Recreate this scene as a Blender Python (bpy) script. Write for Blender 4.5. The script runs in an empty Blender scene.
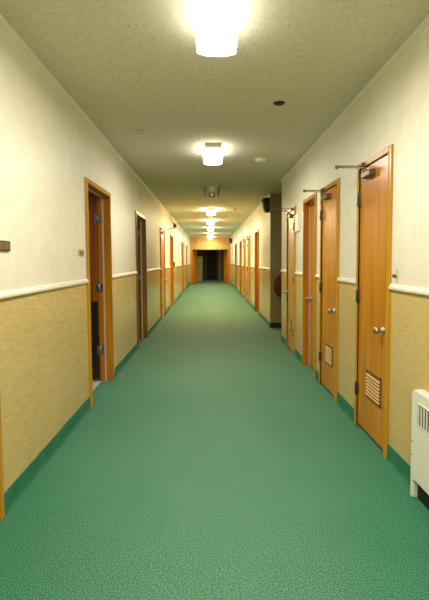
import bpy, bmesh, math
from mathutils import Vector, Matrix

SC = bpy.context.scene
COL = SC.collection
PI = math.pi

# ---------------------------------------------------------------- measures (metres)
L = -1.158          # left wall face
R = 1.25            # right wall face
H = 2.765           # ceiling
Y0, Y1 = -5.0, 25.0  # corridor from behind the camera to the end wall
T = 0.13            # wall thickness
RAIL = 1.202        # top of wallpaper / bottom of chair rail
BASE = 0.115
EYE = 1.41

# ---------------------------------------------------------------- materials
def srgb(r, g, b):
    f = lambda c: (c/255/12.92) if c/255 <= 0.04045 else ((c/255+0.055)/1.055)**2.4
    return (f(r), f(g), f(b), 1)

def newmat(name):
    m = bpy.data.materials.new(name); m.use_nodes = True
    nt = m.node_tree
    return m, nt, nt.nodes['Principled BSDF']

def simple(name, col, rough=0.5, metal=0.0, spec=0.5):
    m, nt, b = newmat(name)
    n = nt.nodes.new('ShaderNodeTexNoise'); n.inputs['Scale'].default_value = 40
    tc = nt.nodes.new('ShaderNodeTexCoord'); nt.links.new(tc.outputs['Object'], n.inputs['Vector'])
    mx = nt.nodes.new('ShaderNodeMix'); mx.data_type = 'RGBA'
    c = srgb(*col)
    mx.inputs[6].default_value = tuple(x*0.93 for x in c[:3])+(1,)
    mx.inputs[7].default_value = tuple(min(1, x*1.05) for x in c[:3])+(1,)
    nt.links.new(n.outputs['Fac'], mx.inputs[0]); nt.links.new(mx.outputs[2], b.inputs['Base Color'])
    b.inputs['Roughness'].default_value = rough; b.inputs['Metallic'].default_value = metal
    b.inputs['Specular IOR Level'].default_value = spec
    return m

def noisy(name, cols, scale, detail=4, rough=0.6, spec=0.4, bump=0.0, bdist=0.002, big=None, second=None):
    """cols: list of (pos, rgb) over a stretched noise; big: (scale vec, lo, hi) slow brightness change; second: (scale vec, pos, rgb) darker flecks"""
    m, nt, b = newmat(name)
    N, K = nt.nodes, nt.links
    tc = N.new('ShaderNodeTexCoord')
    mp = N.new('ShaderNodeMapping'); mp.inputs['Scale'].default_value = scale
    K.new(tc.outputs['Object'], mp.inputs['Vector'])
    n = N.new('ShaderNodeTexNoise'); n.inputs['Scale'].default_value = 1; n.inputs['Detail'].default_value = detail
    K.new(mp.outputs[0], n.inputs['Vector'])
    r = N.new('ShaderNodeValToRGB'); K.new(n.outputs['Fac'], r.inputs[0])
    e = r.color_ramp.elements
    while len(e) < len(cols): e.new(0.5)
    for k, (p, c) in enumerate(cols):
        e[k].position = p; e[k].color = srgb(*c)
    out = r.outputs[0]
    if big:
        mp2 = N.new('ShaderNodeMapping'); mp2.inputs['Scale'].default_value = big[0]
        K.new(tc.outputs['Object'], mp2.inputs['Vector'])
        n2 = N.new('ShaderNodeTexNoise'); n2.inputs['Scale'].default_value = 1; n2.inputs['Detail'].default_value = 3
        K.new(mp2.outputs[0], n2.inputs['Vector'])
        r2 = N.new('ShaderNodeValToRGB'); K.new(n2.outputs['Fac'], r2.inputs[0])
        r2.color_ramp.elements[0].position = 0.35; r2.color_ramp.elements[0].color = big[1]+(1,)
        r2.color_ramp.elements[1].position = 0.65; r2.color_ramp.elements[1].color = big[2]+(1,)
        mx = N.new('ShaderNodeMix'); mx.data_type = 'RGBA'; mx.blend_type = 'MULTIPLY'; mx.inputs[0].default_value = 1
        K.new(out, mx.inputs[6]); K.new(r2.outputs[0], mx.inputs[7]); out = mx.outputs[2]
    if second:
        mp3 = N.new('ShaderNodeMapping'); mp3.inputs['Scale'].default_value = second[0]
        K.new(tc.outputs['Object'], mp3.inputs['Vector'])
        n3 = N.new('ShaderNodeTexNoise'); n3.inputs['Scale'].default_value = 1; n3.inputs['Detail'].default_value = 2
        K.new(mp3.outputs[0], n3.inputs['Vector'])
        r3 = N.new('ShaderNodeValToRGB'); K.new(n3.outputs['Fac'], r3.inputs[0])
        r3.color_ramp.elements[0].position = second[1]; r3.color_ramp.elements[0].color = (0, 0, 0, 1)
        r3.color_ramp.elements[1].position = second[1]+0.06; r3.color_ramp.elements[1].color = (1, 1, 1, 1)
        mx = N.new('ShaderNodeMix'); mx.data_type = 'RGBA'
        K.new(r3.outputs[0], mx.inputs[0]); K.new(out, mx.inputs[6]); mx.inputs[7].default_value = srgb(*second[2]); out = mx.outputs[2]
    K.new(out, b.inputs['Base Color'])
    b.inputs['Roughness'].default_value = rough; b.inputs['Specular IOR Level'].default_value = spec
    if bump:
        bp = N.new('ShaderNodeBump'); bp.inputs['Strength'].default_value = bump; bp.inputs['Distance'].default_value = bdist
        K.new(n.outputs['Fac'], bp.inputs['Height']); K.new(bp.outputs[0], b.inputs['Normal'])
    return m

M = {}
M['paint'] = noisy('cream_wall_paint', [(0.3, (231, 226, 206)), (0.7, (238, 234, 216))], (9, 9, 9), 5, 0.5, 0.35, 0.05, 0.003,
                   big=((0.9, 0.9, 1.4), (0.95, 0.94, 0.92), (1, 1, 1)))
M['paper'] = noisy('grasscloth_wainscot', [(0.3, (202, 174, 112)), (0.5, (212, 186, 124)), (0.7, (218, 194, 134))], (60, 11, 110), 3, 0.2, 0.5, 0.06, 0.001,
                   big=((1.2, 1.2, 2.0), (0.94, 0.94, 0.92), (1, 1, 1)), second=((60, 11, 105), 0.66, (192, 160, 100)))
M['ceil'] = noisy('acoustic_ceiling_tile', [(0.3, (218, 211, 190)), (0.6, (228, 221, 201))], (25, 25, 25), 4, 0.85, 0.2, 0.3, 0.004,
                  big=((0.6, 0.6, 1), (0.95, 0.95, 0.94), (1, 1, 1)), second=((62, 40, 50), 0.66, (172, 161, 124)))
M['carpet'] = noisy('green_carpet', [(0.3, (38, 84, 66)), (0.5, (78, 132, 105)), (0.7, (122, 174, 148))], (150, 150, 150), 2, 0.8, 0.25, 0.5, 0.004,
                    big=((1.3, 0.8, 1), (0.84, 0.93, 0.88), (1.0, 1.0, 1.0)))
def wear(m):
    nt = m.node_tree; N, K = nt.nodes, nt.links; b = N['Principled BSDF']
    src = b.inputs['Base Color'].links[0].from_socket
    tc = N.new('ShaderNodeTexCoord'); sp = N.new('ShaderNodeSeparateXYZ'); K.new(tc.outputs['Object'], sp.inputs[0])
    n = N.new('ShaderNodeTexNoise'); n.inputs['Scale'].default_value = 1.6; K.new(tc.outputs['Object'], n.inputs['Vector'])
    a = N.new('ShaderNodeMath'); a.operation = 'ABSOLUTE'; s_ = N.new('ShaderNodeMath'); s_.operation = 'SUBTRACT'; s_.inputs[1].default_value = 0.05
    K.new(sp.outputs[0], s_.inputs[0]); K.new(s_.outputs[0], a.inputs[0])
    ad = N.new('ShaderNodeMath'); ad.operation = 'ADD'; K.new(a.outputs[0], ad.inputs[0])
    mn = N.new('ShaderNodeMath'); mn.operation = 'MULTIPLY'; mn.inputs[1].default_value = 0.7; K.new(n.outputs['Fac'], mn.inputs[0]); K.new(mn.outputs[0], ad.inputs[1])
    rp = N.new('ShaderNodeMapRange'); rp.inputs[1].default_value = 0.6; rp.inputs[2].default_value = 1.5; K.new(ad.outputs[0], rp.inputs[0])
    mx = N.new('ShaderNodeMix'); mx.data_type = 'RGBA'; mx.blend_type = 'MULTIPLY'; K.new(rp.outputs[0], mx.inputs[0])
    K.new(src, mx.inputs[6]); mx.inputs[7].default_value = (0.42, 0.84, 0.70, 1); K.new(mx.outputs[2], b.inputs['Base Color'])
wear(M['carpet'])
for k_, v_ in (('Sheen Weight', 0.35), ('Sheen Roughness', 0.35)): M['carpet'].node_tree.nodes['Principled BSDF'].inputs[k_].default_value = v_
M['cove'] = noisy('green_cove_base', [(0.3, (44, 112, 86)), (0.7, (58, 128, 100))], (8, 8, 8), 3, 0.45, 0.4)
M['trim'] = simple('white_gloss_trim', (238, 234, 220), 0.35)
def wood(name, a, b_, c, rough=0.3):
    return noisy(name, [(0.3, a), (0.5, b_), (0.7, c)], (22, 22, 1.3), 6, rough, 0.5, 0.05, 0.001,
                 big=((2, 2, 0.7), (0.86, 0.83, 0.78), (1, 1, 1)))
M['leaf'] = wood('orange_door_veneer', (188, 116, 14), (206, 135, 24), (218, 150, 40))
M['leafpale'] = wood('pale_oak_veneer', (200, 140, 50), (214, 158, 68), (226, 176, 88))
M['leafdark'] = wood('red_brown_veneer', (120, 60, 22), (146, 78, 28), (164, 96, 36))
M['case'] = wood('golden_casing_wood', (180, 128, 22), (198, 147, 32), (210, 162, 44))
M['casedark'] = wood('brown_casing_wood', (112, 78, 30), (132, 94, 38), (146, 108, 48))
M['jamb'] = wood('amber_jamb_wood', (172, 108, 14), (190, 123, 20), (202, 138, 30))
M['stop'] = simple('pale_pink_seal', (210, 184, 160), 0.5)
M['steel'] = simple('brushed_steel', (190, 186, 175), 0.28, 1.0)
M['dullsteel'] = simple('dull_steel', (120, 110, 90), 0.4, 0.9)
M['armsteel'] = simple('dark_arm_steel', (112, 98, 76), 0.45, 0.8)
M['bronze'] = simple('dark_bronze', (60, 44, 30), 0.5, 0.4)
M['black'] = simple('shade_black', (18, 16, 14), 0.6)  # black standing for shade on the passage base and under the heater
M['kick'] = simple('black_lower_panel', (26, 20, 16), 0.45)
M['louver'] = wood('pale_louver_wood', (208, 164, 104), (220, 180, 122), (228, 192, 138))
M['enamel'] = simple('white_enamel', (236, 235, 226), 0.3)
M['grille'] = simple('grey_grille', (78, 70, 52), 0.6)
M['plaque'] = wood('walnut_plaque', (92, 70, 44), (116, 88, 58), (136, 108, 74), 0.5)
M['tanplate'] = simple('tan_plastic', (196, 160, 112), 0.5)
M['tandark'] = simple('brown_plastic', (128, 92, 60), 0.5)
M['whiteplate'] = simple('white_plastic', (228, 226, 212), 0.4)
M['red'] = simple('dark_red_enamel', (96, 20, 14), 0.4)
M['hose'] = simple('faded_red_hose', (120, 62, 46), 0.7)
M['speaker'] = wood('dark_speaker_wood', (40, 24, 12), (56, 34, 16), (70, 44, 22), 0.5)
M['fabric'] = simple('black_speaker_cloth', (24, 16, 10), 0.9)
M['endwood'] = wood('tan_end_panelling', (192, 158, 98), (200, 168, 108), (208, 176, 118), 0.5)
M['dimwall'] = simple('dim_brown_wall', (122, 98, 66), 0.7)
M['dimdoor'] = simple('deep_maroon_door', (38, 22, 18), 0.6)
M['palepanel'] = simple('pale_green_panel', (206, 206, 150), 0.5)
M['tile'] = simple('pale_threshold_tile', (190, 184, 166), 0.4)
M['alcove'] = simple('shade_dimmed_paint', (164, 144, 98), 0.6)  # wall paint darkened: the side passage's shade is in the colour
M['alcovepaper'] = simple('shade_dimmed_wainscot', (154, 126, 68), 0.5)  # darker copy of the wainscot, passage shade painted in
M['pan'] = simple('fixture_pan', (206, 200, 184), 0.4)

def emis(name, col, strength):
    m, nt, b = newmat(name)
    c = col+(1,)
    b.inputs['Base Color'].default_value = (0.8, 0.8, 0.78, 1)
    b.inputs['Emission Color'].default_value = c
    b.inputs['Emission Strength'].default_value = strength
    b.inputs['Roughness'].default_value = 0.4
    # prismatic lens: a fine procedural ripple in the surface
    n = nt.nodes.new('ShaderNodeTexWave'); n.inputs['Scale'].default_value = 40
    bp = nt.nodes.new('ShaderNodeBump'); bp.inputs['Strength'].default_value = 0.2
    nt.links.new(n.outputs['Fac'], bp.inputs['Height']); nt.links.new(bp.outputs[0], b.inputs['Normal'])
    return m
COOL = (1.0, 0.95, 0.83); WARM = (1.0, 0.77, 0.42); GREENISH = (0.96, 1.0, 0.78)

# ---------------------------------------------------------------- mesh helpers
def box(bm, x0, x1, y0, y1, z0, z1, mi=0):
    x0, x1 = sorted((x0, x1)); y0, y1 = sorted((y0, y1)); z0, z1 = sorted((z0, z1))
    v = [bm.verts.new((x, y, z)) for x in (x0, x1) for y in (y0, y1) for z in (z0, z1)]
    fs = []
    for q in ((0, 1, 3, 2), (4, 6, 7, 5), (0, 4, 5, 1), (2, 3, 7, 6), (0, 2, 6, 4), (1, 5, 7, 3)):
        f = bm.faces.new([v[k] for k in q]); f.material_index = mi; fs.append(f)
    return fs

def prism(bm, prof, y0, y1, axis='y', mi=0):
    """prof: list of (x,z); swept along y"""
    a = [bm.verts.new((p[0], y0, p[1])) for p in prof]
    b = [bm.verts.new((p[0], y1, p[1])) for p in prof]
    n = len(prof)
    for k in range(n):
        f = bm.faces.new((a[k], a[(k+1) % n], b[(k+1) % n], b[k])); f.material_index = mi
    bm.faces.new(a); bm.faces.new(b[::-1])

def lathe(bm, prof, origin, axis, seg=20, mi=0):
    """prof: list of (distance along axis, radius)"""
    ax = Vector(axis).normalized()
    u = ax.orthogonal().normalized(); v = ax.cross(u)
    o = Vector(origin); rings = []
    for d, r in prof:
        if r < 1e-6: rings.append([bm.verts.new(o+ax*d)])
        else: rings.append([bm.verts.new(o+ax*d+(u*math.cos(2*PI*k/seg)+v*math.sin(2*PI*k/seg))*r) for k in range(seg)])
    for A, B in zip(rings, rings[1:]):
        for k in range(seg):
            k2 = (k+1) % seg
            q = [A[k % len(A)], A[k2 % len(A)], B[k2 % len(B)], B[k % len(B)]]
            q = list(dict.fromkeys(q))
            if len(q) > 2:
                f = bm.faces.new(q); f.material_index = mi; f.smooth = True
    for Rg, rev in ((rings[0], True), (rings[-1], False)):
        if len(Rg) > 2:
            f = bm.faces.new(Rg[::-1] if rev else Rg); f.material_index = mi

def tube(bm, pts, r, seg=8, closed=False, mi=0):
    pts = [Vector(p) for p in pts]; n = len(pts); rings = []
    for k, p in enumerate(pts):
        a = pts[(k-1) % n] if (closed or k > 0) else p
        b = pts[(k+1) % n] if (closed or k < n-1) else p
        t = (b-a).normalized()
        ref = Vector((0, 0, 1)) if abs(t.z) < 0.9 else Vector((0, 1, 0))
        u = t.cross(ref).normalized(); v = t.cross(u)
        if closed:
            c = sum(pts, Vector())/n; u = (p-c).normalized(); v = t.cross(u)
        rings.append([bm.verts.new(p+(u*math.cos(2*PI*j/seg)+v*math.sin(2*PI*j/seg))*r) for j in range(seg)])
    m = n if closed else n-1
    for k in range(m):
        A, B = rings[k], rings[(k+1) % n]
        for j in range(seg):
            f = bm.faces.new((A[j], A[(j+1) % seg], B[(j+1) % seg], B[j])); f.smooth = True; f.material_index = mi
    if not closed:
        bm.faces.new(rings[0][::-1]); bm.faces.new(rings[-1])

def bar(bm, p, q, w, t):
    """flat bar from p to q, w wide (vertical), t thick"""
    p, q = Vector(p), Vector(q); d = (q-p).normalized()
    s = d.cross(Vector((0, 0, 1))).normalized(); u = s.cross(d)
    vs = []
    for c in (p, q):
        for a, b in ((-1, -1), (1, -1), (1, 1), (-1, 1)):
            vs.append(bm.verts.new(c+s*a*w/2+u*b*t/2))
    for k in ((0, 1, 2, 3), (7, 6, 5, 4), (0, 4, 5, 1), (1, 5, 6, 2), (2, 6, 7, 3), (3, 7, 4, 0)):
        bm.faces.new([vs[i] for i in k])

def NB(): return bmesh.new()

def obj(name, bm, mats, parent=None, loc=None, bevel=0):
    """link a bmesh (built in world coordinates) as one object, origin at loc or at its parent's origin"""
    bmesh.ops.recalc_face_normals(bm, faces=bm.faces)
    if parent is not None:
        off = parent.matrix_world_own
        org = Vector(off)
    else:
        org = Vector(loc) if loc is not None else Vector((0, 0, 0))
    bmesh.ops.translate(bm, verts=bm.verts, vec=-org)
    me = bpy.data.meshes.new(name); bm.to_mesh(me); bm.free()
    if not isinstance(mats, (list, tuple)): mats = [mats]
    for m in mats: me.materials.append(m)
    o = bpy.data.objects.new(name, me); COL.objects.link(o)
    if parent is not None: o.parent = parent.o
    else: o.location = org
    if bevel:
        md = o.modifiers.new('bevel', 'BEVEL'); md.width = bevel; md.segments = 2; md.limit_method = 'ANGLE'
    return Node(o, org)

class Node:
    def __init__(self, o, org): self.o = o; self.matrix_world_own = org

def tag(n, label=None, cat=None, group=None, kind=None):
    o = n.o
    if label: o['label'] = label
    if cat: o['category'] = cat
    if group: o['group'] = group
    if kind: o['kind'] = kind
    return n

def empty(name, loc):
    o = bpy.data.objects.new(name, None); COL.objects.link(o); o.location = loc; o.empty_display_size = 0.1
    return Node(o, Vector(loc))

def struct(name, bm, mats, bevel=0):
    return tag(obj(name, bm, mats, bevel=bevel), kind='structure')

# ---------------------------------------------------------------- door table  (outer casing from y0 to y1)
CW = 0.045; TOP = 2.19
LEFT = [  # y0, y1
    (1.30, 2.30), (4.00, 4.98), (6.68, 7.68), (9.90, 10.85), (12.40, 13.35), (17.3, 18.6), (20.7, 21.6)]
RIGHT = [(2.84, 3.50), (4.01, 4.67), (4.87, 5.54), (6.06, 6.72)]
RIGHT2 = [(10.60, 11.50), (12.87, 13.62), (14.30, 15.20), (16.35, 17.3), (19.3, 20.5)]
AY0, AY1 = 7.26, 8.62     # side passage in the right wall

# ---------------------------------------------------------------- walls
def wall_run(bm, side, y0, y1, doors):
    face = L if side < 0 else R
    back = face + side*T
    ys = y0
    for a, b in doors + [(y1, None)]:
        if b is not None: a2, b2 = a+0.02, b-0.02
        else: a2, b2 = a, None
        if a2 > ys:
            box(bm, face, back, ys, a2, 0, RAIL, 1)
            box(bm, face, back, ys, a2, RAIL, H, 0)
        if b2 is not None:
            box(bm, face, back, a2, b2, TOP-0.02, H, 0)
            ys = b2
bm = NB(); wall_run(bm, -1, Y0, Y1, LEFT); struct('wall_left', bm, [M['paint'], M['paper']])
bm = NB(); wall_run(bm, 1, Y0, AY0, RIGHT); struct('wall_right', bm, [M['paint'], M['paper']])
bm = NB(); wall_run(bm, 1, AY1+0.012, Y1, RIGHT2); struct('wall_right_far', bm, [M['paint'], M['paper']])
# side passage: both side walls, its end
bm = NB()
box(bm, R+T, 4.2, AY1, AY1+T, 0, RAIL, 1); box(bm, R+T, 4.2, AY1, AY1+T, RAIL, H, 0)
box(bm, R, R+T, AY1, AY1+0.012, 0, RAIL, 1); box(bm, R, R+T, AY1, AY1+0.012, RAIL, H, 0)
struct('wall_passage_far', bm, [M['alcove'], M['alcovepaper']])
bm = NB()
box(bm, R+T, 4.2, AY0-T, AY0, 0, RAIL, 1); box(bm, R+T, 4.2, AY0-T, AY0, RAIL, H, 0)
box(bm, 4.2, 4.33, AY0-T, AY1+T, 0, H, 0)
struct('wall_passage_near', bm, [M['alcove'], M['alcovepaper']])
# behind the camera
bm = NB(); box(bm, L-T, R+T, Y0-T, Y0, 0, RAIL, 1); box(bm, L-T, R+T, Y0-T, Y0, RAIL, H, 0)
struct('wall_back', bm, [M['paint'], M['paper']])
# end wall with a wide opening
EX0, EX1, ETOP = -1.02, 1.12, 2.05
bm = NB()
box(bm, L-T, EX0, Y1, Y1+0.12, 0, H); box(bm, EX1, R+T, Y1, Y1+0.12, 0, H); box(bm, EX0, EX1, Y1, Y1+0.12, ETOP, H)
struct('wall_end', bm, M['endwood'])
bm = NB()
for x0, x1, z0, z1 in ((EX0-0.05, EX0+0.012, 0, ETOP+0.03), (EX1-0.012, EX1+0.05, 0, ETOP+0.03), (EX0+0.012, EX1-0.012, ETOP-0.012, ETOP+0.03)):
    box(bm, x0, x1, Y1-0.02, Y1+0.14, z0, z1)
struct('trim_end_opening', bm, M['jamb'], 0.004)
# dark lobby beyond
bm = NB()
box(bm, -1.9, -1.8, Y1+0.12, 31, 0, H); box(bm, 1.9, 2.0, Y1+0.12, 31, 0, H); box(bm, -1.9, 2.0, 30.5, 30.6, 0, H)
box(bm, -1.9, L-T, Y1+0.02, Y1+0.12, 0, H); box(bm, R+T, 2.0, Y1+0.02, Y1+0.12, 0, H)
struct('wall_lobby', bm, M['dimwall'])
bm = NB()
box(bm, 0.62, 0.86, 30.2, 30.5, 0, 2.2)
struct('trim_lobby_pilaster', bm, simple('grey_pilaster', (186, 172, 140), 0.6))
# ceiling / floor
bm = NB(); box(bm, L-T, 2.0, Y0-T, 31, H, H+0.1); box(bm, 2.0, 4.4, AY0-T, AY1+T, H, H+0.1); box(bm, -1.9, L-T, Y1, 31, H, H+0.1)
struct('ceiling', bm, M['ceil'])
bm = NB(); box(bm, L-T+0.01, R+T-0.01, Y0-T, 31, -0.1, 0); box(bm, R+T-0.01, 4.4, AY0-T, AY1+T, -0.1, 0)
box(bm, -1.9, L-T+0.01, Y1, 31, -0.1, 0); box(bm, R+T-0.01, 2.0, Y1, 31, -0.1, 0)
struct('floor', bm, M['carpet'])

# small rooms behind the two open doors
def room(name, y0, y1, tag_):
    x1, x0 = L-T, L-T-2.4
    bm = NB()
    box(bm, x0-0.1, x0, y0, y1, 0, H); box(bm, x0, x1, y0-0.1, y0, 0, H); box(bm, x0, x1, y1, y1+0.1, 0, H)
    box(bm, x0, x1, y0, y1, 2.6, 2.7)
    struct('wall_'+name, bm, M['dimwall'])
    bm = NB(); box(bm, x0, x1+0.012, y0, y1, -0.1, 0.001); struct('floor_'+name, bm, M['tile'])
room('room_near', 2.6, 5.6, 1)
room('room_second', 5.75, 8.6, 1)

# ---------------------------------------------------------------- chair rail, cove base, crown
def gaps(y0, y1, doors):
    out = []; ys = y0
    for a, b in doors:
        if a > ys: out.append((ys, a))
        ys = b
    if y1 > ys: out.append((ys, y1))
    return out
RP = [(-0.002, 1.202), (0.012, 1.202), (0.021, 1.208), (0.022, 1.222), (0.013, 1.227), (0.013, 1.234), (0.008, 1.241), (-0.002, 1.242)]
BP = [(-0.002, -0.001), (0.016, -0.001), (0.0155, 0.004), (0.011, 0.012), (0.008, 0.03), (0.007, BASE), (-0.002, BASE)]
CP = [(-0.002, H+0.001), (-0.002, H-0.028), (0.006, H-0.026), (0.012, H-0.014), (0.022, H-0.006), (0.024, H+0.001)]
def run(name, prof, side, spans, mat):
    face = L if side < 0 else R
    bm = NB()
    for a, b in spans:
        prism(bm, [(face - side*p, z) for p, z in prof], a, b)
    struct(name, bm, mat)
gl = gaps(Y0, Y1, LEFT); gr = gaps(Y0, AY0, RIGHT); gr2 = gaps(AY1, Y1, RIGHT2)
run('trim_chair_rail_left', RP, -1, gl, M['trim']); run('trim_chair_rail_right', RP, 1, gr, M['trim']); run('trim_chair_rail_right_far', RP, 1, gr2, M['trim'])
run('baseboard_left', BP, -1, gl, M['cove']); run('baseboard_right', BP, 1, gr, M['cove']); run('baseboard_right_far', BP, 1, gr2, M['cove'])
run('trim_crown_left', CP, -1, [(Y0, Y1)], M['paint']); run('trim_crown_right', CP, 1, [(Y0, AY0)], M['paint']); run('trim_crown_right_far', CP, 1, [(AY1, Y1)], M['paint'])
bm = NB(); box(bm, R, 4.2, AY1-0.008, AY1+0.002, -0.001, 0.11); struct('baseboard_passage', bm, M['black'])  # black instead of cove green: shade painted into the base

# ---------------------------------------------------------------- doors
DN = [0]
def door(side, y0, y1, style, hinge, label, louver=None, closer=False, knob=True, leafmat='leaf', casemat='case', kick=False, hinges=True, reach=0.215, jambmat='jamb'):
    """style: out (leaf in the corridor face of the frame), in (leaf at the back of the frame), open (swung 90 degrees into the room)"""
    DN[0] += 1
    face = L if side < 0 else R
    X = lambda a: face - side*a       # a: metres out of the wall towards the corridor
    root = tag(empty('door_%d' % DN[0], (face, (y0+y1)/2, 0)), label, 'door', None, 'structure')
    i0, i1 = y0+CW, y1-CW; zt = TOP-CW
    far = 1 if hinge == 'far' else -1
    yh = i1 if far > 0 else i0        # hinge side
    yk = i0 if far > 0 else i1
    bm = NB()
    box(bm, X(0.016), X(-T), y0, i0, 0, TOP); box(bm, X(0.016), X(-T), i1, y1, 0, TOP); box(bm, X(0.016), X(-T), i0, i1, zt, TOP)
    # rebate bead around the opening
    for a, b, z0, z1 in ((i0-0.012, i0, 0, zt+0.012), (i1, i1+0.012, 0, zt+0.012), (i0, i1, zt, zt+0.012)):
        box(bm, X(0.021), X(0.0), a, b, z0, z1)
    obj('door_frame', bm, M[casemat], root, bevel=0.003)
    if style != 'out':
        bm = NB()
        box(bm, X(0.012), X(-T+0.002), i0, i0+0.004, 0, zt); box(bm, X(0.012), X(-T+0.002), i1-0.004, i1, 0, zt); box(bm, X(0.012), X(-T+0.002), i0+0.004, i1-0.004, zt-0.004, zt)
        obj('door_jamb', bm, M[jambmat], root)
        s0, s1 = (0.06, 0.078)
        bm = NB()
        box(bm, X(-s0), X(-s1), i0+0.004, i0+0.016, 0, zt-0.004); box(bm, X(-s0), X(-s1), i1-0.016, i1-0.004, 0, zt-0.004); box(bm, X(-s0), X(-s1), i0+0.016, i1-0.016, zt-0.016, zt-0.004)
        obj('door_stop', bm, M['stop'], root)
    g = 0.004; b0 = 0.018
    if style == 'out': xa, xb = X(0.004), X(-0.038); b0 = 0.032
    elif style == 'in': xa, xb = X(-0.08), X(-0.12)
    bm = NB()
    if style == 'open':
        w = (i1-i0)-2*g
        xo0, xo1 = X(-T-0.004), X(-T-0.004-w)
        ya, yb = (yh-0.004, yh+0.036)
        box(bm, xo0, xo1, ya, yb, b0, zt-g)
        leaf = obj('door_leaf', bm, M[leafmat], root, bevel=0.002)
        if kick:
            bm = NB(); box(bm, xo0-0.01, xo1+0.02, ya-0.003, ya+0.001, 0.03, 0.94); obj('dark_lower_panel', bm, M['kick'], leaf)  # black panel over the lower part of the leaf
        for z in (0.37, 1.10, 1.90):
            bm = NB()
            lathe(bm, [(0, 0.007), (0.1, 0.007)], (X(-T+0.005), ya-0.007, z-0.05), (0, 0, 1), 10)
            box(bm, X(-T+0.012), X(-T+0.045), ya-0.002, ya+0.006, z-0.05, z+0.05)
            box(bm, xo0, X(-T-0.035), ya-0.004, ya+0.001, z-0.05, z+0.05)
            obj('hinge', bm, M['steel'], leaf)
        if closer:
            bm = NB(); box(bm, X(-T-0.1), X(-T-0.34), ya-0.055, ya, zt-0.11, zt-0.05)
            cl = obj('door_closer', bm, M['dullsteel'], root, bevel=0.004)
            bm = NB(); bar(bm, (X(-T-0.25), ya-0.03, zt-0.04), (X(-T-0.3), ya-0.32, zt-0.035), 0.02, 0.007); bar(bm, (X(-T-0.3), ya-0.32, zt-0.03), (X(-T+0.03), ya-0.3, zt-0.02), 0.02, 0.007)
            obj('closer_arm', bm, M['steel'], cl)
        return root
    box(bm, xa, xb, i0+g, i1-g, b0, zt-g)
    leaf = obj('door_leaf', bm, M[leafmat], root, bevel=0.002)
    X2 = lambda a: xa - side*a
    out = (-side, 0, 0)
    if knob:
        yk2 = yk + far*0.065
        bm = NB()
        lathe(bm, [(0, 0.027), (0.004, 0.027), (0.009, 0.022), (0.012, 0.013), (0.03, 0.012), (0.036, 0.02), (0.045, 0.027), (0.057, 0.028), (0.066, 0.022), (0.07, 0.0)], (xa, yk2, 0.90), out, 20)
        obj('door_knob', bm, M['steel'], leaf)
        bm = NB(); box(bm, X2(0.001), X2(-0.02), yk-0.001 if far > 0 else yk-0.006, yk+0.006 if far > 0 else yk+0.001, 0.86, 0.94)
        obj('latch_plate', bm, M['dullsteel'], leaf)
    if hinges and style == 'out':
        for z in (0.33, 1.11, 1.90):
            bm = NB()
            lathe(bm, [(-0.006, 0.0), (-0.004, 0.006), (0, 0.008), (0.1, 0.008), (0.104, 0.006), (0.106, 0.0)], (X2(0.02), yh-far*0.002, z-0.05), (0, 0, 1), 10)
            box(bm, X2(0.0), X2(0.014), yh-far*0.028, yh-far*0.002, z-0.05, z+0.05)
            obj('hinge', bm, M['dullsteel'], leaf)
    if louver:
        a, b, z0, z1 = louver
        bm = NB()
        box(bm, X2(0), X2(0.002), a, b, z0, z1, 1)
        for q in ((a, a+0.014, z0, z1), (b-0.014, b, z0, z1), (a, b, z0, z0+0.014), (a, b, z1-0.014, z1)):
            box(bm, X2(0), X2(0.006), *q, 1)
        n = 7
        for k in range(n):
            zc = z0+0.02+(z1-z0-0.04)*(k+0.5)/n; hh = (z1-z0-0.04)/n
            v = [(X2(0.016), zc-hh*0.30), (X2(0.016), zc-hh*0.16), (X2(0.003), zc+hh*0.16), (X2(0.003), zc-hh*0.02)]
            prism(bm, v, a+0.012, b-0.012)
        obj('louver_grille', bm, [M['louver'], M['casedark']], leaf)
    if closer:
        zc = zt-0.10
        bm = NB()
        yb0, yb1 = yh-far*0.14, yh-far*0.32
        box(bm, X2(0), X2(0.05), yb0, yb1, zc, zc+0.045)
        lathe(bm, [(0, 0.02), (0.018, 0.02), (0.018, 0.0)], (X2(0.034), yh-far*0.2, zc+0.045), (0, 0, 1), 14)
        cl = obj('door_closer', bm, M['dullsteel'], root, bevel=0.006)
        el = (X(reach), yh-far*0.04, zt+0.012)
        bm = NB(); bar(bm, (X2(0.034), yh-far*0.2, zc+0.075), el, 0.02, 0.007)
        lathe(bm, [(-0.012, 0.012), (0.014, 0.012)], el, (0, 0, 1), 12); obj('closer_arm', bm, M['armsteel'], cl)
        bm = NB(); bar(bm, (el[0], el[1], el[2]+0.01), (X(0.03), yh-far*0.10, zt+0.012), 0.016, 0.007)
        box(bm, X(0.016), X(0.045), yh-far*0.06, yh-far*0.14, zt+0.004, zt+0.03); obj('closer_arm', bm, M['armsteel'], cl)
    return root

d = LEFT
door(-1, *d[0], 'in', 'near', 'wooden door at the near left edge, only its casing showing low down')
door(-1, *d[1], 'open', 'far', 'nearest left doorway standing open, red-brown leaf swung into the room, beside tan switch plate', kick=True, leafmat='leafdark', closer=False)
door(-1, *d[2], 'open', 'far', 'brown-framed open doorway on the left below the small wall vent', leafmat='leafdark', casemat='casedark', jambmat='casedark')
door(-1, *d[3], 'out', 'near', 'closed left door with a closer arm sticking out into the corridor', closer=True, reach=0.27, casemat='jamb')
door(-1, *d[4], 'in', 'near', 'bright orange closed door on the left beside the red alarm pull box', casemat='jamb')
door(-1, *d[5], 'in', 'near', 'wide far left closed door past the red alarm pull box', leafmat='leafpale')
door(-1, *d[6], 'in', 'near', 'farthest door on the left wall, just before the end opening', casemat='jamb')
d = RIGHT
door(1, *d[0], 'out', 'far', 'nearest right door, orange veneer with louver grille and steel knob', louver=(2.97, 3.26, 0.32, 0.54), closer=True)
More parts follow.
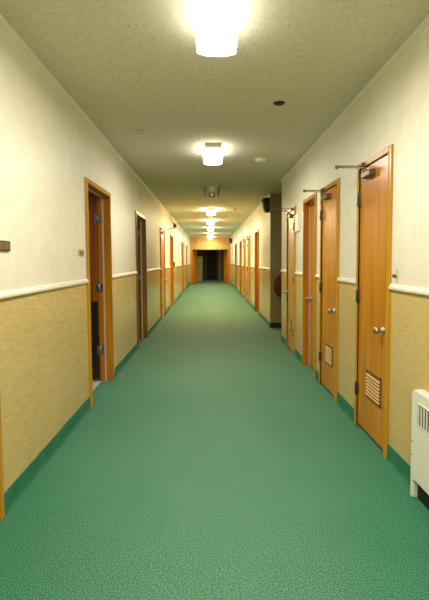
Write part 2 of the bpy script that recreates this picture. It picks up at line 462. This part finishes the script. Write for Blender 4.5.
door(1, *d[1], 'out', 'far', 'orange louvered door, second from the front on the right, closer arm above', louver=(4.18, 4.42, 0.31, 0.52), closer=True)
door(1, *d[2], 'in', 'near', 'recessed orange door without closer between the louvered doors and the white wall panel')
door(1, *d[3], 'out', 'near', 'pale oak door beside the side passage corner, closer arm over it', louver=(6.34, 6.46, 0.32, 0.49), closer=True, reach=0.29, leafmat='leafpale')
d = RIGHT2
door(1, *d[0], 'in', 'far', 'plain orange door on the far right wall, first past the side passage', casemat='jamb')
door(1, *d[1], 'out', 'far', 'pale door on the far right wall, second past the side passage, closer arm above', leafmat='leafpale', casemat='casedark', closer=True)
door(1, *d[2], 'out', 'far', 'orange door on the far right wall, third past the side passage, closer arm above', closer=True, casemat='jamb')
door(1, *d[3], 'in', 'far', 'brown-framed door on the far right wall, fourth past the side passage', casemat='casedark')
door(1, *d[4], 'in', 'far', 'farthest door on the right wall, before the dark corner speaker', casemat='jamb')

# double doors of the end opening, swung away
def leaf_end(xh, sgn, ang, label):
    DN[0] += 1
    root = tag(empty('door_%d' % DN[0], (xh, Y1+0.07, 0)), label, 'door', None, 'structure')
    bm = NB()
    fs = box(bm, xh, xh+sgn*0.93, Y1+0.05, Y1+0.09, 0.015, ETOP-0.02)
    bmesh.ops.rotate(bm, cent=(xh, Y1+0.07, 0), matrix=Matrix.Rotation(ang, 3, 'Z'), verts=bm.verts)
    lf = obj('door_leaf', bm, M['leaf'], root, bevel=0.002)
    bm = NB()
    lathe(bm, [(0, 0.05), (0.01, 0.05), (0.02, 0.02), (0.04, 0.035), (0.07, 0.03), (0.08, 0)], (xh+sgn*0.84, Y1+0.05, 0.98), (0, -1, 0), 14)
    bmesh.ops.rotate(bm, cent=(xh, Y1+0.07, 0), matrix=Matrix.Rotation(ang, 3, 'Z'), verts=bm.verts)
    obj('door_knob', bm, M['bronze'], lf)
leaf_end(EX0+0.02, 1, math.radians(76), 'left leaf of the orange double doors at the corridor end')
leaf_end(EX1-0.02, -1, -math.radians(76), 'right leaf of the orange double doors at the corridor end')
DN[0] += 1
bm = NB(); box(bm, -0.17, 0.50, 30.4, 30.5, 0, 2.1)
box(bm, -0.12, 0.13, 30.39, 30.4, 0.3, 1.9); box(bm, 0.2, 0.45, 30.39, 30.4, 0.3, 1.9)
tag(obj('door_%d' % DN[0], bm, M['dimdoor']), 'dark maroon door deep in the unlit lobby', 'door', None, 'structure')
# pale cabinet in the lobby
bm = NB(); box(bm, -1.3, -0.48, 27.6, 28.1, 0.06, 1.68); box(bm, -1.26, -0.52, 27.64, 28.06, 0, 0.06)
c = empty('lobby_cabinet', (-0.9, 27.85, 0)); tag(c, 'pale yellow-green cabinet standing in the dark lobby behind the left door leaf', 'cabinet')
obj('cabinet_body', bm, M['palepanel'], c, bevel=0.006)
for x0, x1, kx in ((-1.29, -0.893, -0.93), (-0.887, -0.49, -0.85)):
    bm = NB(); box(bm, x0, x1, 27.582, 27.6, 0.08, 1.66); dn = obj('cabinet_door', bm, M['palepanel'], c)
    bm = NB(); box(bm, kx-0.008, kx+0.008, 27.565, 27.582, 0.85, 0.97); obj('cabinet_handle', bm, M['dullsteel'], dn)

# ---------------------------------------------------------------- ceiling lights
def area(name, loc, sx, sy, power, col, rot=(0, 0, 0)):
    l = bpy.data.lights.new(name, 'AREA'); l.shape = 'RECTANGLE'; l.size = sx; l.size_y = sy; l.energy = power; l.color = col
    o = bpy.data.objects.new(name, l); COL.objects.link(o); o.location = loc; o.rotation_euler = rot
    return o
CX = 0.05
def lamp(far_y, col, strength, down, label):
    y1 = far_y; y0 = y1-0.56
    root = tag(empty('ceiling_light', (CX, (y0+y1)/2, H)), label, 'ceiling light', 'surface ceiling lights along the corridor')
    bm = NB(); box(bm, CX-0.095, CX+0.095, y0-0.004, y1+0.004, H-0.052, H)
    obj('fixture_pan', bm, M['pan'] if strength else M['dullsteel'], root, bevel=0.006)
    if strength:
        bm = NB()
        z0, z1, w = H-0.05, H-0.122, 0.118
        prof = [(CX-w+0.012, z0), (CX-w, z1+0.02), (CX-w+0.006, z1+0.006), (CX-w*0.5, z1-0.006), (CX, z1-0.009), (CX+w*0.5, z1-0.006), (CX+w-0.006, z1+0.006), (CX+w, z1+0.02), (CX+w-0.012, z0)]
        prism(bm, prof, y0, y1)
        obj('diffuser', bm, emis('glowing_lens', col, strength), root)
        area('lens_downlight', (CX, (y0+y1)/2, z1-0.014), 0.2, 0.5, down, col)
    return root
lamp(2.6, COOL, 3.6, 16, 'nearest glowing ceiling light, large and white at the top')
lamp(5.5, COOL, 4.5, 13, 'second glowing ceiling light, just before the unlit fixture')
lamp(11.6, WARM, 17, 25, 'first glowing ceiling light beyond the unlit fixture')
lamp(14.6, WARM, 17, 25, 'second glowing ceiling light beyond the unlit fixture')
lamp(17.7, GREENISH, 13, 20, 'third glowing ceiling light beyond the unlit fixture')
lamp(21.4, GREENISH, 13, 20, 'fourth glowing ceiling light beyond the unlit fixture')
lamp(24.6, WARM, 14, 10, 'farthest glowing ceiling light, right before the double doors')
# unlit open fixture
root = tag(empty('unlit_ceiling_fixture', (CX, 7.95, H)), 'unlit open fixture with a bare tube between the second and third glowing lights', 'ceiling light')
bm = NB(); box(bm, CX-0.13, CX+0.13, 7.6, 8.3, H-0.04, H); obj('fixture_pan', bm, M['pan'], root, bevel=0.005)
for s in (-1, 1):
    bm = NB(); prism(bm, [(CX+s*0.13, H-0.03), (CX+s*0.135, H-0.12), (CX+s*0.125, H-0.12), (CX+s*0.12, H-0.03)], 7.62, 8.28); obj('side_skirt', bm, M['bronze'], root)
bm = NB(); tube(bm, [(CX, 7.66, H-0.085), (CX, 8.24, H-0.085)], 0.035, 14); obj('bare_tube', bm, M['whiteplate'], root)
for y in (7.64, 8.24):
    bm = NB(); box(bm, CX-0.05, CX+0.05, y, y+0.03, H-0.125, H-0.04); obj('tube_socket', bm, M['enamel'] if y < 8 else M['bronze'], root)

# ceiling discs
def disc(name, x, y, r, h, mat, label, cat, prof=None):
    bm = NB(); lathe(bm, prof or [(0, r), (h*0.4, r), (h*0.8, r*0.8), (h, r*0.5), (h, 0)], (x, y, H), (0, 0, -1), 28)
    tag(obj(name, bm, mat, loc=None), label, cat)
disc('ceiling_cover_plate', 0.61, 3.69, 0.05, 0.012, M['bronze'], 'small dark round cover plate on the ceiling near the nearest light', 'cover plate')
disc('smoke_detector', -0.72, 4.51, 0.052, 0.03, M['pan'], 'small pale detector on the ceiling towards the left wall', 'smoke detector')
disc('smoke_detector', 0.70, 5.70, 0.08, 0.035, M['enamel'], 'round white detector on the ceiling right of the second glowing light', 'smoke detector')
r_ = tag(empty('sprinkler_head', (0.67, 11.0, H)), 'tiny sprinkler head hanging from the far ceiling on the right', 'sprinkler')
bm = NB(); lathe(bm, [(0, 0.035), (0.006, 0.035), (0.01, 0.012), (0.05, 0.01), (0.05, 0)], (0.67, 11.0, H), (0, 0, -1), 16); obj('sprinkler_body', bm, M['steel'], r_)
bm = NB(); lathe(bm, [(0.06, 0.0), (0.06, 0.022), (0.064, 0.022), (0.064, 0)], (0.67, 11.0, H), (0, 0, -1), 16)
tube(bm, [(0.655, 11, H-0.045), (0.65, 11, H-0.055), (0.655, 11, H-0.062)], 0.003, 6); tube(bm, [(0.685, 11, H-0.045), (0.69, 11, H-0.055), (0.685, 11, H-0.062)], 0.003, 6)
obj('deflector', bm, M['bronze'], r_)

# ---------------------------------------------------------------- wall pieces
def plate(name, side, y0, y1, z0, z1, t, mat, label, cat, parts=()):
    face = L if side < 0 else R
    root = tag(empty(name, (face, (y0+y1)/2, z0)), label, cat)
    bm = NB(); box(bm, face, face-side*t, y0, y1, z0, z1); obj('plate', bm, mat, root, bevel=min(0.003, t*0.4))
    for pn, a, b, c_, e, t1, m in parts:
        bm = NB(); box(bm, face-side*(t-0.001), face-side*(t+t1), a, b, c_, e); obj(pn, bm, m, root, bevel=0.0015)
    return root
plate('wall_plaque', -1, 2.28, 2.475, 1.468, 1.525, 0.014, M['bronze'], 'small dark wooden name plaque on the cream wall at the left edge', 'plaque',
      [('plaque_face', 2.29, 2.465, 1.473, 1.517, 0.003, M['plaque'])])
plate('switch_plate', -1, 3.77, 3.92, 1.455, 1.512, 0.008, M['tanplate'], 'tan plate on the left wall beside the nearest open doorway', 'wall plate',
      [('plate_insert', 3.80, 3.83, 1.468, 1.50, 0.004, M['tandark']), ('plate_insert', 3.855, 3.885, 1.468, 1.50, 0.004, M['tandark'])])
plate('light_switch', -1, 6.36, 6.46, 1.50, 1.60, 0.007, M['whiteplate'], 'pale switch plate beside the second left doorway', 'light switch',
      [('toggle', 6.40, 6.42, 1.535, 1.565, 0.012, M['enamel'])])
r_ = plate('wall_vent', -1, 6.98, 7.2, 2.44, 2.54, 0.01, M['paint'], 'small cream vent cover above the second left doorway', 'vent',
      [('vent_slat', 7.0, 7.18, 2.455+k*0.022, 2.463+k*0.022, 0.004, M['trim']) for k in range(4)])
plate('wall_mounted_pull_box', -1, 13.42, 13.56, 1.2, 1.36, 0.05, M['red'], 'small dark red alarm pull box on the left wall beside the bright orange door', 'alarm box',
      [('pull_handle', 13.46, 13.52, 1.25, 1.28, 0.015, M['whiteplate'])])
# alarm horn
r_ = tag(empty('wall_mounted_alarm_horn', (L, 13.8, 2.42)), 'dark red alarm horn high on the left wall beyond the closer arm', 'alarm')
bm = NB(); box(bm, L, L+0.04, 13.7, 13.88, 2.44, 2.62); obj('alarm_box', bm, M['red'], r_, bevel=0.005)
bm = NB(); lathe(bm, [(0.04, 0.04), (0.06, 0.05), (0.085, 0.075), (0.09, 0.075), (0.07, 0.03), (0.07, 0)], (L, 13.79, 2.53), (1, 0, 0), 18); obj('horn_bell', bm, M['red'], r_)
# white wall panel between pale door and recessed door
plate('wall_panel_box', 1, 5.80, 6.00, 1.81, 2.05, 0.022, M['enamel'], 'white rectangular box on the right wall between the pale oak door and the recessed door', 'wall box',
      [('panel_cover', 5.815, 5.985, 1.81, 2.03, 0.006, M['whiteplate'])])
# knob hook
r_ = tag(empty('wall_hook', (R, 2.75, 1.25)), 'small red-brown knob hook on the right wall above the white chair rail', 'hook')
bm = NB(); box(bm, R, R-0.006, 2.742, 2.758, 1.25, 1.345); obj('hook_plate', bm, M['pan'], r_)
bm = NB(); lathe(bm, [(0, 0.006), (0.02, 0.006), (0.026, 0.012), (0.036, 0.014), (0.044, 0.01), (0.046, 0)], (R+0.012, 2.75, 1.30), (-1, 0, 0), 16); obj('hook_knob', bm, M['plaque'], r_)

# speakers high on the right wall
def speaker(y, z1, label):
    r_ = tag(empty('wall_speaker', (R, y, z1-0.28)), label, 'speaker')
    z0 = z1-0.28
    bm = NB(); prism(bm, [(R-0.004, z0), (R-0.09, z0), (R-0.145, z1), (R-0.004, z1)], y, y+0.24); obj('speaker_cabinet', bm, M['speaker'], r_, bevel=0.004)
    bm = NB(); prism(bm, [(R-0.093, z0+0.02), (R-0.1, z0+0.02), (R-0.15, z1-0.02), (R-0.142, z1-0.02)], y+0.02, y+0.22); obj('speaker_grille', bm, M['fabric'], r_)
    bm = NB(); box(bm, R, R-0.10, y+0.06, y+0.18, z1+0.004, z1+0.016); box(bm, R, R-0.006, y+0.06, y+0.18, z1-0.03, z1+0.05); obj('speaker_bracket', bm, M['steel'], r_)
speaker(8.66, 2.685, 'dark wedge speaker high on the wall at the side passage corner')
speaker(23.3, 2.62, 'small dark speaker high on the right wall near the end opening')

# fire hose reel on the passage wall
hx, hz, hy = 1.575, 0.885, AY1
r_ = tag(empty('fire_hose_reel', (hx, hy, hz)), 'dark red hose reel on the shaded wall of the side passage', 'hose reel')
bm = NB(); lathe(bm, [(0, 0.09), (0.05, 0.09), (0.05, 0.03), (0.17, 0.03), (0.17, 0.0)], (hx, hy, hz), (0, -1, 0), 20); obj('hub', bm, M['red'], r_)
for yy in (0.055, 0.155):
    bm = NB(); tube(bm, [(hx+0.255*math.cos(2*PI*k/36), hy-yy, hz+0.255*math.sin(2*PI*k/36)) for k in range(36)], 0.012, 8, True)
    for k in range(6):
        a = 2*PI*k/6+0.3; tube(bm, [(hx, hy-yy, hz), (hx+0.25*math.cos(a), hy-yy, hz+0.25*math.sin(a))], 0.008, 6)
    obj('reel_rim', bm, M['red'], r_)
bm = NB()
for q, rr in enumerate((0.12, 0.15, 0.18, 0.21)):
    for yy in (0.08, 0.105, 0.13):
        tube(bm, [(hx+rr*math.cos(2*PI*k/28), hy-yy, hz+rr*math.sin(2*PI*k/28)) for k in range(28)], 0.0135, 7, True)
obj('coiled_hose', bm, M['hose'], r_)
bm = NB(); lathe(bm, [(0, 0.016), (0.05, 0.016), (0.06, 0.01), (0.16, 0.008), (0.17, 0.014), (0.17, 0)], (hx-0.13, hy-0.18, hz+0.1), (0.1, 0, -1), 12); obj('nozzle', bm, M['bronze'], r_)

# ---------------------------------------------------------------- convector heater
hy0, hy1, hd, ht = 1.35, 2.40, 0.062, 0.655
xf = R-hd
r_ = tag(empty('wall_heater', (R, (hy0+hy1)/2, 0)), 'white enamelled convector heater at the right edge with a slotted grille', 'heater')
bm = NB()
# front sheet with a rounded top and a cut-out kick space, as a thick shell
def arc(cx, cz, r, a0, a1, n): return [(cx+r*math.cos(a0+(a1-a0)*k/n), cz+r*math.sin(a0+(a1-a0)*k/n)) for k in range(n+1)]
rr = 0.05
gz0, gz1 = 0.465, 0.585
legw = 0.034
# outline in (y,z) of the front face with rounded far-top corner; extruded in x
outline = [(hy1, 0.0)] + [(hy1-rr+rr*math.cos(a), ht-rr+rr*math.sin(a)) for a in [PI/2*k/6 for k in range(7)]] + \
          [(hy0+rr+rr*math.cos(a), ht-rr+rr*math.sin(a)) for a in [PI/2+PI/2*k/6 for k in range(7)]] + [(hy0, 0.0), (hy0+legw, 0.0), (hy0+legw, 0.10), (hy0+legw+0.03, 0.115), (hy1-legw-0.03, 0.115), (hy1-legw, 0.10), (hy1-legw, 0.0)]
fa = [bm.verts.new((xf, a, b)) for a, b in outline]; fb = [bm.verts.new((R-0.002, a, b)) for a, b in outline]
n = len(outline)
for k in range(n): bm.faces.new((fa[k], fa[(k+1) % n], fb[(k+1) % n], fb[k]))
bm.faces.new(fa); bm.faces.new(fb[::-1])
obj('heater_cabinet', bm, M['enamel'], r_, bevel=0.01)
gy1, gy0 = 2.32, hy0+0.065
bm = NB(); box(bm, xf-0.001, xf+0.004, gy0, gy1, gz0, gz1, 1)
nsl = 30; st = (gy1-gy0)/nsl
for k in range(nsl):
    yy = gy0+(k+0.5)*st
    box(bm, xf-0.004, xf-0.001, yy-st*0.2, yy+st*0.2, gz0, gz1)
for z0, z1 in ((gz0-0.006, gz0), (gz1, gz1+0.006)): box(bm, xf-0.004, xf, gy0, gy1, z0, z1)
obj('slot_grille', bm, [M['enamel'], M['grille']], r_)
for z in (0.26, 0.34):
    bm = NB(); lathe(bm, [(0, 0.005), (0.002, 0.004), (0.003, 0)], (xf, hy1-0.02, z), (-1, 0, 0), 10); obj('screw', bm, M['dullsteel'], r_)
bm = NB(); box(bm, R-0.03, R-0.004, hy0+legw, hy1-legw, 0.0, 0.115); obj('kick_shade_fill', bm, M['black'], r_)  # black block filling the kick space, paints its shade

# ---------------------------------------------------------------- unseen lamps and added fill
area('lamp_behind_camera', (0.05, -0.6, H-0.05), 0.25, 0.6, 24, COOL)
area('lamp_behind_camera', (0.05, -3.4, H-0.05), 0.25, 0.6, 24, COOL)
area('fill_lobby', (1.2, 27.2, H-0.05), 0.4, 0.4, 5, WARM)  # added fill to lift the lobby, no lit fixture there
area('fill_room', (-2.4, 3.6, 2.55), 0.5, 0.5, 5, COOL)  # unseen dim fill added inside the near room
area('fill_room', (-2.4, 6.6, 2.55), 0.5, 0.5, 3, WARM)  # same added fill for the second room, weaker and warmer

w = bpy.data.worlds.new('world'); SC.world = w; w.use_nodes = True
w.node_tree.nodes['Background'].inputs[0].default_value = (1, 0.95, 0.85, 1)
w.node_tree.nodes['Background'].inputs[1].default_value = 0.05

# ---------------------------------------------------------------- camera
p, roll, yaw = 5.51704301e-02, -4.65176562e-03, 4.03267945e-02
fw = Vector((math.sin(yaw)*math.cos(p), math.cos(yaw)*math.cos(p), -math.sin(p)))
r1 = Vector((math.cos(yaw), -math.sin(yaw), 0)); u1 = r1.cross(fw)
r2 = r1*math.cos(roll)+u1*math.sin(roll); u2 = -r1*math.sin(roll)+u1*math.cos(roll)
cd = bpy.data.cameras.new('camera'); cam = bpy.data.objects.new('camera', cd); COL.objects.link(cam)
m = Matrix((r2, u2, -fw)).transposed().to_4x4(); m.translation = Vector((0, 0, EYE)); cam.matrix_world = m
cd.sensor_fit = 'AUTO'; cd.sensor_width = 36; cd.lens = 420*36/600
cd.shift_x = -(226.659-214.5)/600; cd.shift_y = (283.443-300)/600
cd.clip_start = 0.02
SC.camera = cam

SC.view_settings.view_transform = 'Standard'
SC.view_settings.look = 'None'
SC.view_settings.exposure = 1.24
SC.view_settings.gamma = 1.0
